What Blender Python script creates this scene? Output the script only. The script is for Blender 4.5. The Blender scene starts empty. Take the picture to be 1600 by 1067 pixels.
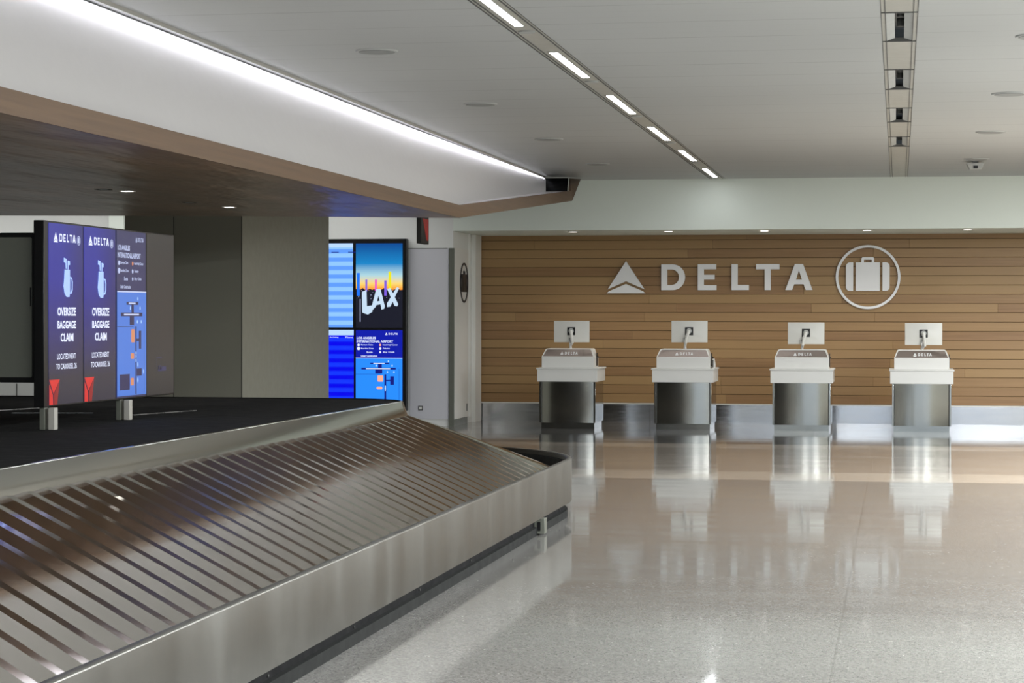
import bpy, math, random
from mathutils import Vector, Matrix
random.seed(7)
scene = bpy.context.scene
COL = scene.collection
# ------------------------------------------------------------------ camera
YAW, PITCH, ROLL = 0.17329264, -0.01080571, 0.00129334
EYE = 1.7
fwd = Vector((-math.sin(YAW)*math.cos(PITCH), math.cos(YAW)*math.cos(PITCH), math.sin(PITCH)))
right = Vector((math.cos(YAW), math.sin(YAW), 0))
up = right.cross(fwd)
r2 = right*math.cos(ROLL) + up*math.sin(ROLL)
u2 = up*math.cos(ROLL) - right*math.sin(ROLL)
cam_data = bpy.data.cameras.new('camera')
cam = bpy.data.objects.new('camera', cam_data); COL.objects.link(cam)
cam.matrix_world = Matrix(((r2.x, u2.x, -fwd.x, 0), (r2.y, u2.y, -fwd.y, 0), (r2.z, u2.z, -fwd.z, EYE), (0, 0, 0, 1)))
cam_data.sensor_width = 36.0
cam_data.lens = 3450.0/1600.0*36.0
cam_data.clip_end = 300
scene.camera = cam
# ------------------------------------------------------------------ world, exposure
world = bpy.data.worlds.new('world'); scene.world = world; world.use_nodes = True
bg = world.node_tree.nodes['Background']
bg.inputs[0].default_value = (0.74, 0.86, 1.0, 1); bg.inputs[1].default_value = 0.95
vs = scene.view_settings
vs.view_transform = 'Standard'; vs.look = 'None'; vs.gamma = 1.0; vs.use_curve_mapping = False
vs.exposure = 0.2
scene.cycles.use_denoising = True
scene.cycles.max_bounces = 8
scene.cycles.diffuse_bounces = 5
scene.cycles.sample_clamp_indirect = 6.0

def area_light(name, loc, size, size_y, power, color=(1, 1, 1), rot=(0, 0, 0), spread=180):
    l = bpy.data.lights.new(name, 'AREA'); l.shape = 'RECTANGLE'; l.size = size; l.size_y = size_y
    l.energy = power; l.color = color; l.spread = math.radians(spread)
    o = bpy.data.objects.new(name, l); COL.objects.link(o); o.location = loc; o.rotation_euler = rot
    return o

CEIL = 3.83          # ceiling height
BULK = 33.85         # front of the bulkhead and of the white wall
WOODY = 36.0         # face of the timber wall
# added rows of fill light, right of the frame and behind the viewer
for (lx, ly, ln) in ((4.2, 12, 34), (2.7, -2, 8), (8, 14, 34), (-1.4, -1, 8)):
    area_light('fill_light_row', (lx, ly, CEIL-0.02), 0.3, ln, 108*ln, (0.97, 0.99, 1.0))
area_light('wall_fill_light', (-12.5, 32.6, CEIL-0.02), 10, 0.25, 110, (1.0, 0.99, 0.96))  # added to brighten the white wall at far left, no fitting seen there

# ------------------------------------------------------------------ materials
def lin(c):
    return tuple((v/12.92 if v <= 0.04045 else ((v+0.055)/1.055)**2.4) for v in c)
def rgb(r, g, b): return lin((r/255, g/255, b/255)) + (1,)

class NT:
    def __init__(self, name):
        self.m = bpy.data.materials.new(name); self.m.use_nodes = True
        self.t = self.m.node_tree; self.b = self.t.nodes['Principled BSDF']
    def n(self, typ, **kw):
        nd = self.t.nodes.new(typ)
        for k, v in kw.items(): setattr(nd, k, v)
        return nd
    def l(self, a, b): self.t.links.new(a, b)
    def math(self, op, a, b=None, c=None):
        nd = self.n('ShaderNodeMath', operation=op)
        for i, v in enumerate((a, b, c)):
            if v is None: continue
            if isinstance(v, (int, float)): nd.inputs[i].default_value = v
            else: self.l(v, nd.inputs[i])
        return nd.outputs[0]
    def mix(self, f, a, b):
        nd = self.n('ShaderNodeMix', data_type='RGBA')
        if isinstance(f, (int, float)): nd.inputs[0].default_value = f
        else: self.l(f, nd.inputs[0])
        for v, s in ((a, nd.inputs[6]), (b, nd.inputs[7])):
            if isinstance(v, tuple): s.default_value = v
            else: self.l(v, s)
        return nd.outputs[2]
    def pos(self):
        g = self.n('ShaderNodeNewGeometry'); s = self.n('ShaderNodeSeparateXYZ'); self.l(g.outputs['Position'], s.inputs[0])
        return g.outputs['Position'], s.outputs
    def noise(self, vec, scale, detail=2, rough=0.5, stretch=None):
        if stretch:
            mp = self.n('ShaderNodeMapping'); mp.inputs['Scale'].default_value = stretch; self.l(vec, mp.inputs[0]); vec = mp.outputs[0]
        nd = self.n('ShaderNodeTexNoise'); nd.inputs['Scale'].default_value = scale
        nd.inputs['Detail'].default_value = detail; nd.inputs['Roughness'].default_value = rough
        self.l(vec, nd.inputs['Vector']); return nd.outputs[0]
    def rng(self, v, a, b, c, d):
        nd = self.n('ShaderNodeMapRange'); self.l(v, nd.inputs[0])
        for i, x in enumerate((a, b, c, d)): nd.inputs[i+1].default_value = x
        return nd.outputs[0]
    def bump(self, h, strength, dist=0.01):
        nd = self.n('ShaderNodeBump'); nd.inputs['Strength'].default_value = strength; nd.inputs['Distance'].default_value = dist
        self.l(h, nd.inputs['Height']); self.l(nd.outputs[0], self.b.inputs['Normal']); return nd

def plain(name, col, rough=0.5, metal=0.0, spec=0.5, coat=0.0):
    k = NT(name); k.b.inputs['Base Color'].default_value = col; k.b.inputs['Roughness'].default_value = rough
    k.b.inputs['Metallic'].default_value = metal; k.b.inputs['Specular IOR Level'].default_value = spec
    k.b.inputs['Coat Weight'].default_value = coat
    p, s = k.pos(); n = k.noise(p, 9, 3)
    k.l(k.rng(n, 0.3, 0.7, rough*0.9, min(1, rough*1.1)), k.b.inputs['Roughness'])
    return k.m
def glow(name, col, strength=1.0):
    k = NT(name); k.b.inputs['Base Color'].default_value = (0.01, 0.01, 0.01, 1); k.b.inputs['Roughness'].default_value = 0.3
    k.b.inputs['Emission Color'].default_value = col; k.b.inputs['Emission Strength'].default_value = strength
    return k.m
def steel(name, col, rough, stretch=(1, 1, 60), bump=0.02, scale=6, aniso=0.0, rot=0.0):
    k = NT(name); k.b.inputs['Base Color'].default_value = col; k.b.inputs['Metallic'].default_value = 1
    p, s = k.pos(); n = k.noise(p, scale, 4, 0.6, stretch)
    k.l(k.rng(n, 0.3, 0.7, rough*0.8, rough*1.25), k.b.inputs['Roughness'])
    if bump: k.bump(n, bump, 0.01)
    if aniso:
        k.b.inputs['Anisotropic'].default_value = aniso; k.b.inputs['Anisotropic Rotation'].default_value = rot
        tg = k.n('ShaderNodeTangent', direction_type='RADIAL', axis='Z'); k.l(tg.outputs[0], k.b.inputs['Tangent'])
    return k.m

M = {}
M['white'] = plain('white_paint', rgb(222, 222, 218), 0.5)
M['bulk'] = plain('bulkhead_paint', rgb(226, 234, 226), 0.6)
M['wall'] = plain('wall_paint', rgb(222, 224, 222), 0.6)
M['wall_panel'] = plain('wall_panel', rgb(206, 207, 214), 0.35)
M['fascia_white'] = plain('fascia_white', rgb(215, 213, 212), 0.6)
M['black'] = plain('black_plastic', rgb(12, 12, 13), 0.35)
M['matt_black'] = plain('matt_black', rgb(8, 9, 11), 0.85, spec=0.2)
M['dark_rubber'] = plain('dark_rubber', rgb(26, 28, 27), 0.8, spec=0.25)
M['grey_panel'] = plain('grey_wall_panel', rgb(140, 140, 128), 0.5)
M['counter_white'] = plain('counter_white', rgb(226, 226, 222), 0.35)
M['plastic_white'] = plain('plastic_white', rgb(222, 222, 216), 0.4)
M['sign_white'] = plain('sign_white', rgb(238, 240, 242), 0.4)
M['gasket'] = plain('gasket', rgb(55, 56, 54), 0.6)
M['disc'] = plain('ceiling_disc', rgb(172, 174, 172), 0.5)
M['cab_grey'] = plain('cabinet_grey', rgb(100, 103, 94), 0.45)
M['grille'] = plain('speaker_grille', rgb(140, 142, 140), 0.6)
M['strip_panel'] = plain('strip_panel', rgb(176, 174, 166), 0.4)
M['ceil_gap'] = plain('ceiling_gap', rgb(88, 88, 86), 0.7)
M['sign_dark'] = plain('sign_dark', rgb(28, 30, 36), 0.4)
M['steel'] = steel('brushed_steel', (0.42, 0.42, 0.41, 1), 0.28, (1, 1, 4), 0.0)
M['steel_counter'] = steel('counter_steel', (0.40, 0.40, 0.37, 1), 0.12, (0.4, 0.4, 0.1), 0.0, 1)
M['steel_base'] = steel('base_steel', (0.62, 0.63, 0.65, 1), 0.16, (0.5, 0.5, 4), 0.0, 5)
M['steel_fascia'] = steel('carousel_fascia_steel', (0.20, 0.198, 0.182, 1), 0.36, (1.5, 1.5, 0.3), 0.0, 1.2)
M['steel_plate'] = steel('carousel_plate_steel', (0.96, 0.91, 0.85, 1), 0.07, (1, 1, 1), 0.0, 9)
M['steel_band'] = steel('carousel_ridge_steel', (0.44, 0.44, 0.42, 1), 0.09, (0.4, 0.4, 1), 0.0, 2)
M['chrome'] = steel('chrome', (0.75, 0.75, 0.76, 1), 0.12, (1, 1, 1), 0.0)
M['hood_steel'] = steel('hood_steel', (0.40, 0.345, 0.325, 1), 0.42, (1, 1, 3), 0.0)
M['lamp'] = glow('lamp_lens', (0.95, 0.97, 1.0, 1), 17.0)
M['led'] = glow('led_strip', (0.90, 0.90, 1.0, 1), 13.0)
M['spot_lens'] = glow('spot_lens', (1.0, 0.97, 0.9, 1), 9.0)
M['alcove_lens'] = glow('alcove_lens', (1.0, 0.95, 0.88, 1), 3.0)

def ceiling_mat():
    k = NT('ceiling_planks'); p, s = k.pos()
    fr = k.math('FRACT', k.math('DIVIDE', k.math('ADD', s[1], 0.33), 0.9))
    l1 = k.math('LESS_THAN', fr, 0.016)
    fr2 = k.math('FRACT', k.math('DIVIDE', k.math('ADD', s[1], 0.33), 0.3))
    l2 = k.math('LESS_THAN', fr2, 0.03)
    n = k.noise(p, 0.35, 2, 0.5, (1, 3, 1))
    l1 = k.math('MULTIPLY', l1, k.rng(n, 0.35, 0.65, 0.35, 1.0))
    base = k.mix(k.rng(k.noise(p, 0.25, 1), 0.35, 0.65, 0, 1), rgb(172, 174, 173), rgb(179, 181, 180))
    c = k.mix(k.math('MULTIPLY', l2, 0.10), base, rgb(90, 90, 90))
    c = k.mix(k.math('MULTIPLY', l1, 0.6), c, rgb(90, 90, 90))
    k.l(c, k.b.inputs['Base Color']); k.b.inputs['Roughness'].default_value = 0.55
    return k.m
M['ceiling'] = ceiling_mat()

def floor_mat():
    k = NT('terrazzo'); p, s = k.pos()
    v = k.n('ShaderNodeTexVoronoi'); v.inputs['Scale'].default_value = 95; k.l(p, v.inputs['Vector'])
    sp = k.n('ShaderNodeSeparateColor'); k.l(v.outputs['Color'], sp.inputs[0])
    chips = k.rng(sp.outputs[0], 0, 1, 0, 1)
    grey = k.mix(chips, rgb(126, 125, 122), rgb(164, 163, 159))
    band = k.mix(chips, rgb(160, 151, 141), rgb(180, 172, 161))
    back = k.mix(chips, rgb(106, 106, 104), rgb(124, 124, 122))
    edge = k.mix(chips, rgb(198, 188, 174), rgb(216, 208, 194))
    inb = k.math('MULTIPLY', k.math('GREATER_THAN', s[1], 23.25), k.math('LESS_THAN', s[1], 29.8))
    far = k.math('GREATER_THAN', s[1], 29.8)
    ine = k.math('MAXIMUM', k.math('LESS_THAN', s[1], 24.5), k.math('GREATER_THAN', s[1], 28.9))
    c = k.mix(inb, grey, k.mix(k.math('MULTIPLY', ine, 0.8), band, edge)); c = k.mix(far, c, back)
    # sparkling chips
    v2 = k.n('ShaderNodeTexVoronoi'); v2.inputs['Scale'].default_value = 30; k.l(p, v2.inputs['Vector'])
    sp2 = k.n('ShaderNodeSeparateColor'); k.l(v2.outputs['Color'], sp2.inputs[0])
    spark = k.math('MULTIPLY', k.math('GREATER_THAN', sp2.outputs[1], 0.93), k.math('LESS_THAN', v2.outputs['Distance'], 0.16))
    c = k.mix(spark, c, rgb(235, 235, 228))
    # broad worn patches
    n = k.noise(p, 0.5, 4, 0.6, (1, 0.35, 1))
    c = k.mix(k.rng(n, 0.35, 0.7, 0, 0.25), c, rgb(120, 116, 110))
    # thin joints: along Y near the aisle edge and the band borders
    def line(coord, at, w): return k.math('LESS_THAN', k.math('ABSOLUTE', k.math('SUBTRACT', coord, at)), w)
    j = line(s[0], -0.31, 0.006)
    for a in (23.25, 29.8): j = k.math('MAXIMUM', j, line(s[1], a, 0.02))
    j = k.math('MAXIMUM', j, line(s[1], 15.6, 0.008))
    d = k.math('ADD', k.math('MULTIPLY', s[0], 1.0), k.math('MULTIPLY', s[1], -0.155))
    j = k.math('MAXIMUM', j, line(d, -4.9, 0.006))
    c = k.mix(k.math('MULTIPLY', j, 0.22), c, rgb(70, 68, 64))
    k.l(c, k.b.inputs['Base Color'])
    k.b.inputs['IOR'].default_value = 1.37
    n2 = k.noise(p, 1.3, 3, 0.6, (0.5, 1.4, 1))
    k.l(k.rng(n2, 0.35, 0.7, 0.045, 0.10), k.b.inputs['Roughness'])
    n3 = k.noise(p, 2.2, 2, 0.5, (0.35, 1.6, 1))
    k.bump(n3, 0.012, 0.02)
    return k.m
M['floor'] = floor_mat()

def wood_mat(name, c1, c2, c3, rough, stretch, scale=3.0, coat=0.0, island=True):
    k = NT(name); p, s = k.pos()
    n = k.noise(p, scale, 5, 0.65, stretch)
    c = k.mix(k.rng(n, 0.3, 0.7, 0, 1), c1, c2)
    if island:
        g = k.n('ShaderNodeNewGeometry')
        rnd = g.outputs['Random Per Island']
        c = k.mix(k.rng(rnd, 0, 1, 0, 0.75), c, c3)
    k.l(c, k.b.inputs['Base Color']); k.b.inputs['Roughness'].default_value = rough
    k.b.inputs['Coat Weight'].default_value = coat
    k.bump(n, 0.05, 0.005)
    return k.m
M['wood_wall'] = wood_mat('timber_boards', rgb(128, 96, 62), rgb(148, 115, 78), rgb(166, 136, 92), 0.45, (0.25, 1, 9))
M['wood_edge'] = wood_mat('canopy_edge_timber', rgb(90, 66, 41), rgb(106, 80, 53), rgb(106, 80, 53), 0.45, (1, 0.2, 9), island=False)
M['dark_gap'] = plain('board_gap', rgb(66, 46, 28), 0.8)

def soffit_mat():
    k = NT('canopy_soffit_timber'); p, s = k.pos()
    n = k.noise(p, 2.0, 5, 0.65, (1.0, 0.25, 1))
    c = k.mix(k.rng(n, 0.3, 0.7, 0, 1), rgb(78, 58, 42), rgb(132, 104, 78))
    k.l(c, k.b.inputs['Base Color']); k.b.inputs['Roughness'].default_value = 0.32
    k.b.inputs['Specular IOR Level'].default_value = 0.5
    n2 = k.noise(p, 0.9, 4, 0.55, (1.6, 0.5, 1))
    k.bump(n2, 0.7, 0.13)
    return k.m
M['soffit'] = soffit_mat()

def screen_blue():   # deep blue fading into charcoal, as displayed
    k = NT('screen_blue'); p, s = k.pos()
    f = k.rng(s[2], 1.3, 1.95, 0, 1)
    fy = k.math('FRACT', k.math('DIVIDE', k.math('SUBTRACT', s[1], 13.505), 0.628))
    f2 = k.math('MULTIPLY', f, k.rng(fy, 0.35, 1.0, 1.0, 0.45))
    c = k.mix(f2, rgb(50, 48, 62), rgb(48, 50, 150))
    k.l(c, k.b.inputs['Emission Color']); k.b.inputs['Emission Strength'].default_value = 0.9
    k.b.inputs['Base Color'].default_value = (0.004, 0.004, 0.005, 1); k.b.inputs['Roughness'].default_value = 0.25
    return k.m
M['screen_blue'] = screen_blue()
def screen_sky():
    k = NT('screen_skyline'); p, s = k.pos()
    r = k.n('ShaderNodeValToRGB'); k.l(k.rng(s[2], 1.54, 2.86, 0, 1), r.inputs[0])
    e = r.color_ramp.elements; e[0].position = 0.0; e[0].color = rgb(14, 18, 40)
    e[1].position = 1.0; e[1].color = rgb(0, 66, 140)
    for ps, cc in ((0.20, rgb(24, 26, 44)), (0.44, rgb(30, 26, 40)), (0.455, rgb(250, 150, 40)), (0.52, rgb(250, 210, 110)), (0.62, rgb(170, 210, 220)), (0.76, rgb(20, 130, 195))):
        q = e.new(ps); q.color = cc
    k.l(r.outputs[0], k.b.inputs['Emission Color']); k.b.inputs['Emission Strength'].default_value = 0.95
    k.b.inputs['Base Color'].default_value = (0.004, 0.004, 0.005, 1); k.b.inputs['Roughness'].default_value = 0.3
    return k.m
M['screen_sky'] = screen_sky()
def stripes(name, a, b, pitch):
    k = NT(name); p, s = k.pos()
    w = k.math('SINE', k.math('MULTIPLY', s[2], 2*math.pi/pitch))
    c = k.mix(k.rng(w, -0.4, 0.4, 0, 1), a, b)
    k.l(c, k.b.inputs['Emission Color']); k.b.inputs['Emission Strength'].default_value = 1.0
    k.b.inputs['Base Color'].default_value = (0.004, 0.004, 0.005, 1); k.b.inputs['Roughness'].default_value = 0.3
    return k.m
M['stripe_light'] = stripes('screen_light_rows', rgb(92, 150, 240), rgb(138, 190, 252), 0.132)
M['stripe_dark'] = stripes('screen_dark_rows', rgb(0, 0, 226), rgb(12, 50, 240), 0.132)
M['g_white'] = glow('screen_white', rgb(225, 232, 255), 1.0)
M['g_white_dim'] = glow('screen_white_dim', rgb(190, 200, 235), 0.9)
M['g_pale'] = glow('screen_pale_blue', rgb(176, 208, 255), 1.0)
M['g_navy'] = glow('screen_navy', rgb(0, 18, 160), 1.0)
M['g_navy_dim'] = glow('screen_navy_dim', rgb(50, 50, 92), 0.9)
M['g_map'] = glow('screen_map', rgb(34, 134, 248), 1.0)
M['g_map_dim'] = glow('screen_map_dim', rgb(74, 122, 214), 0.9)
M['g_mapdark'] = glow('screen_map_dark', rgb(8, 20, 120), 1.0)
M['g_mapdark_dim'] = glow('screen_map_dark_dim', rgb(42, 40, 84), 0.9)
M['g_orange'] = glow('screen_orange', rgb(255, 170, 140), 1.0)
M['g_orange_dim'] = glow('screen_orange_dim', rgb(214, 140, 100), 0.9)
M['g_red'] = glow('screen_red', rgb(212, 38, 36), 0.9)
M['g_darkred'] = glow('screen_dark_red', rgb(150, 24, 28), 0.8)
M['g_bag'] = glow('screen_bag_blue', rgb(165, 195, 255), 1.0)
M['g_off'] = glow('screen_off', rgb(52, 50, 52), 0.6)
M['g_yellow'] = glow('screen_yellow', rgb(228, 218, 30), 1.0)
M['g_violet'] = glow('screen_violet', rgb(120, 90, 215), 1.0)
M['g_magenta'] = glow('screen_magenta', rgb(220, 70, 200), 1.0)
M['g_blue'] = glow('screen_tower_blue', rgb(20, 110, 235), 1.0)
M['g_lax'] = glow('screen_letters', rgb(190, 212, 232), 1.0)
M['g_dark'] = glow('screen_black', rgb(16, 18, 34), 1.0)

# ------------------------------------------------------------------ mesh helpers
class MB:
    def __init__(self): self.v = []; self.f = []
    def add(self, vs, fs):
        o = len(self.v); self.v += [tuple(p) for p in vs]; self.f += [tuple(i+o for i in f) for f in fs]; return self
    def box(self, x0, x1, y0, y1, z0, z1):
        vs = [(x, y, z) for x in (x0, x1) for y in (y0, y1) for z in (z0, z1)]
        return self.add(vs, [(0, 1, 3, 2), (4, 6, 7, 5), (0, 4, 5, 1), (2, 3, 7, 6), (0, 2, 6, 4), (1, 5, 7, 3)])
    def prism(self, poly, fn, d0, d1):
        """poly in 2D, fn(a,b,d) -> point; extruded from d0 to d1"""
        n = len(poly)
        vs = [fn(a, b, d0) for a, b in poly] + [fn(a, b, d1) for a, b in poly]
        fs = [tuple(range(n)), tuple(range(2*n-1, n-1, -1))] + [(i, (i+1) % n, (i+1) % n+n, i+n) for i in range(n)]
        return self.add(vs, fs)
    def flat(self, poly, fn, d=0):
        return self.add([fn(a, b, d) for a, b in poly], [tuple(range(len(poly)))])
    def ring(self, outer, inner, fn, d0, d1):
        n = len(outer)
        vs = [fn(a, b, d) for d in (d0, d1) for ring in (outer, inner) for a, b in ring]
        fs = []
        for i in range(n):
            j = (i+1) % n
            fs += [(i, j, n+j, n+i), (2*n+i, 3*n+i, 3*n+j, 2*n+j), (i, 2*n+i, 2*n+j, j), (n+i, n+j, 3*n+j, 3*n+i)]
        return self.add(vs, fs)
    def tube(self, pts, r, seg=10):
        rings = []
        pts = [Vector(p) for p in pts]
        for i, p in enumerate(pts):
            t = (pts[min(i+1, len(pts)-1)]-pts[max(i-1, 0)]).normalized()
            a = t.cross(Vector((0.3, 1, 0.2))).normalized(); b = t.cross(a)
            rr = r[i] if isinstance(r, (list, tuple)) else r
            rings.append([p+a*math.cos(2*math.pi*k/seg)*rr+b*math.sin(2*math.pi*k/seg)*rr for k in range(seg)])
        vs = [q for rg in rings for q in rg]; fs = []
        for i in range(len(rings)-1):
            for k in range(seg):
                fs.append((i*seg+k, i*seg+(k+1) % seg, (i+1)*seg+(k+1) % seg, (i+1)*seg+k))
        fs += [tuple(range(seg)), tuple(range((len(rings)-1)*seg, len(rings)*seg))]
        return self.add(vs, fs)
    def cyl(self, c, r, z0, z1, seg=28, r2=None):
        r2 = r if r2 is None else r2
        return self.add([(c[0]+q*math.cos(2*math.pi*k/seg), c[1]+q*math.sin(2*math.pi*k/seg), z) for q, z in ((r, z0), (r2, z1)) for k in range(seg)],
                        [tuple(range(seg)), tuple(range(2*seg-1, seg-1, -1))]+[(k, (k+1) % seg, (k+1) % seg+seg, k+seg) for k in range(seg)])
    def build(self, name, mat, parent=None, bevel=0.0, smooth=False, seg=2, sharp=40):
        me = bpy.data.meshes.new(name); me.from_pydata(self.v, [], self.f)
        me.materials.append(M[mat] if isinstance(mat, str) else mat)
        import bmesh
        bm = bmesh.new(); bm.from_mesh(me); bmesh.ops.recalc_face_normals(bm, faces=bm.faces)
        bm.to_mesh(me); bm.free(); me.update()
        o = bpy.data.objects.new(name, me); COL.objects.link(o)
        if parent is not None: o.parent = parent; o.matrix_parent_inverse = Matrix.Identity(4)
        if parent is not None and ploc(parent).length > 0:
            for vt in me.vertices: vt.co -= ploc(parent)
        if bevel:
            b = o.modifiers.new('bevel', 'BEVEL'); b.width = bevel; b.segments = seg; b.limit_method = 'ANGLE'; b.angle_limit = math.radians(40)
        if smooth:
            for pl in me.polygons: pl.use_smooth = True
        me.set_sharp_from_angle(angle=math.radians(sharp))
        return o
def ploc(o):
    v = Vector((0, 0, 0))
    while o is not None: v += o.location; o = o.parent
    return v
def tag(o, label=None, cat=None, group=None, kind=None):
    if label: o['label'] = label
    if cat: o['category'] = cat
    if group: o['group'] = group
    if kind: o['kind'] = kind
    return o
def struct(o, label, cat): return tag(o, label, cat, kind='structure')
def empty(name, loc, label=None, cat=None, group=None, kind=None):
    o = bpy.data.objects.new(name, None); COL.objects.link(o); o.location = loc; o.empty_display_size = 0.1
    return tag(o, label, cat, group, kind)
def copy_tree(o, parent=None):
    c = o.copy(); COL.objects.link(c)
    if parent is not None: c.parent = parent
    for ch in list(o.children): copy_tree(ch, c)
    return c
def rect(a0, b0, a1, b1): return [(a0, b0), (a1, b0), (a1, b1), (a0, b1)]
def rrect(a0, b0, a1, b1, r, n=5):
    out = []
    for cx, cy, st in ((a1-r, b1-r, 0), (a0+r, b1-r, 90), (a0+r, b0+r, 180), (a1-r, b0+r, 270)):
        for k in range(n+1):
            t = math.radians(st+90*k/n); out.append((cx+r*math.cos(t), cy+r*math.sin(t)))
    return out
def circ(cx, cy, r, n=56, ry=None): return [(cx+r*math.cos(2*math.pi*k/n), cy+(ry or r)*math.sin(2*math.pi*k/n)) for k in range(n)]

# lettering polygons for the airline word, in a box of the given height (unit = cap height)
LW = {'D': 0.92, 'E': 0.72, 'L': 0.66, 'T': 0.90, 'A': 1.03}
def letter(mb, ch, x, z, w, h, fn, d0, d1):
    s = h*0.235   # stroke
    if ch == 'D':
        def half(r_out, zz0, zz1, xs):
            pts = []; rz = (zz1-zz0)/2; cz = (zz0+zz1)/2; cx = r_out-rz*0.96
            for k in range(17):
                t = math.radians(-90+180*k/16); pts.append((cx+rz*0.96*math.cos(t), cz+rz*math.sin(t)))
            return [(xs, zz0)]+pts+[(xs, zz1)]
        o = half(x+w, z, z+h, x); i = half(x+w-s, z+s*0.85, z+h-s*0.85, x+s)
        mb.ring(o, i, fn, d0, d1)
    elif ch == 'E':
        t = s*0.82; m = z+h/2-t/2
        mb.prism([(x, z), (x+w, z), (x+w, z+t), (x+s, z+t), (x+s, m), (x+w*0.9, m), (x+w*0.9, m+t), (x+s, m+t), (x+s, z+h-t), (x+w*0.98, z+h-t), (x+w*0.98, z+h), (x, z+h)], fn, d0, d1)
    elif ch == 'L':
        mb.prism([(x, z), (x+w, z), (x+w, z+s*0.85), (x+s, z+s*0.85), (x+s, z+h), (x, z+h)], fn, d0, d1)
    elif ch == 'T':
        c = x+w/2
        mb.prism([(c-s/2, z), (c+s/2, z), (c+s/2, z+h-s*0.85), (x+w, z+h-s*0.85), (x+w, z+h), (x, z+h), (x, z+h-s*0.85), (c-s/2, z+h-s*0.85)], fn, d0, d1)
    elif ch == 'A':
        c = x+w/2; tw = w*0.15
        # outer with a triangular counter, as a ring
        k = w*0.25
        b1 = z+h*0.22; b2 = z+h*0.40
        def edge(zz): return (c-tw) - (c-tw-x)*(1-(zz-z)/h)      # outer left edge x at zz
        def iedge(zz): return edge(zz)+k
        topi = z+h*0.76
        mb.prism([(x, z), (x+k, z), (iedge(b1), b1), (2*c-iedge(b1), b1), (x+w-k, z), (x+w, z), (2*c-edge(b2), b2), (edge(b2), b2)], fn, d0, d1)
        mb.prism([(edge(b2), b2), (iedge(b2), b2), (c, topi), (c, z+h), (c-tw, z+h)], fn, d0, d1)
        mb.prism([(2*c-edge(b2), b2), (2*c-iedge(b2), b2), (c, topi), (c, z+h), (c+tw, z+h)], fn, d0, d1)
def delta_mark(mb, x0, x1, z0, z1, fn, d0, d1):
    """arrowhead emblem fitted in the box"""
    w = x1-x0; h = z1-z0; c = (x0+x1)/2
    Z = lambda t: z0+h*t
    mb.prism([(c, Z(1)), (x0+w*0.027, Z(0.125)), (c, Z(0.375))], fn, d0, d1)
    mb.prism([(c, Z(1)), (c, Z(0.375)), (x0+w*0.98, Z(0.125))], fn, d0, d1)
    mb.prism([(x0, Z(0)), (x0+w*0.06, Z(0.065)), (c, Z(0.29)), (c, Z(0))], fn, d0, d1)
    mb.prism([(c, Z(0)), (c, Z(0.29)), (x1-w*0.06, Z(0.065)), (x1, Z(0))], fn, d0, d1)
def delta_word(mb, x0, x1, z0, z1, fn, d0, d1):
    """emblem and the five letters together, proportions of the wall sign"""
    W = x1-x0; H_ = z1-z0
    X = lambda t: x0+W*t
    delta_mark(mb, X(0), X(0.190), z0, z1, fn, d0, d1)
    lz0 = z0+H_*0.10; lz1 = z0+H_*0.90
    for ch, a, b in (('D', 0.268, 0.385), ('E', 0.447, 0.538), ('L', 0.611, 0.695), ('T', 0.729, 0.842), ('A', 0.870, 1.0)):
        letter(mb, ch, X(a), lz0, X(b)-X(a), lz1-lz0, fn, d0, d1)
def suitcase(mb, cx, cz, s, fn, d0, d1):
    """suitcase icon, s = half width of the case"""
    k = s/0.3465
    L = lambda a, b, c, d, r: mb.prism(rrect(cx+a*k, cz+b*k, cx+c*k, cz+d*k, r*k), fn, d0, d1)
    zb, zt = -0.2285, 0.2285
    def side(sg):
        x_in, x_out = sg*0.232, sg*0.3465
        r = 0.06
        pts = [(x_in, zb)]
        for q in range(6):
            t = math.radians(-90+90*q/5); pts.append((x_out-sg*r+sg*r*math.cos(t), zb+r+r*math.sin(t)))
        for q in range(6):
            t = math.radians(90*q/5); pts.append((x_out-sg*r+sg*r*math.cos(t), zt-r+r*math.sin(t)))
        pts.append((x_in, zt))
        mb.prism([(cx+a*k, cz+b*k) for a, b in pts], fn, d0, d1)
    side(1); side(-1)
    mb.prism(rect(cx-0.1915*k, cz+zb*k, cx+0.1915*k, cz+zt*k), fn, d0, d1)
    # handle
    o = [(-0.102, zt), (0.102, zt), (0.102, zt+0.065), (0.085, zt+0.083), (-0.085, zt+0.083), (-0.102, zt+0.065)]
    i = [(-0.062, zt), (0.062, zt), (0.062, zt+0.038), (0.055, zt+0.045), (-0.055, zt+0.045), (-0.062, zt+0.038)]
    mb.ring([(cx+a*k, cz+b*k) for a, b in o], [(cx+a*k, cz+b*k) for a, b in i], fn, d0, d1)

def text_polys(mb, s, x0, x1, z0, z1, fn, d, bold=0.0):
    """text fitted to the box, flat"""
    c = bpy.data.curves.new('t', 'FONT'); c.body = s; c.offset = bold; c.resolution_u = 3
    o = bpy.data.objects.new('t', c); COL.objects.link(o)
    dg = bpy.context.evaluated_depsgraph_get(); me = bpy.data.meshes.new_from_object(o.evaluated_get(dg))
    xs = [v.co.x for v in me.vertices]; ys = [v.co.y for v in me.vertices]
    ax, bx, ay, by = min(xs), max(xs), min(ys), max(ys)
    vs = [fn(x0+(v.co.x-ax)/(bx-ax)*(x1-x0), z0+(v.co.y-ay)/(by-ay)*(z1-z0), d) for v in me.vertices]
    mb.add(vs, [tuple(p.vertices) for p in me.polygons])
    bpy.data.objects.remove(o); bpy.data.curves.remove(c); bpy.data.meshes.remove(me)

# ------------------------------------------------------------------ structure
struct(MB().box(-18, 16, -10, 37, -0.1, 0).build('floor', 'floor'), 'polished grey terrazzo floor of the hall', 'floor')
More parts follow.
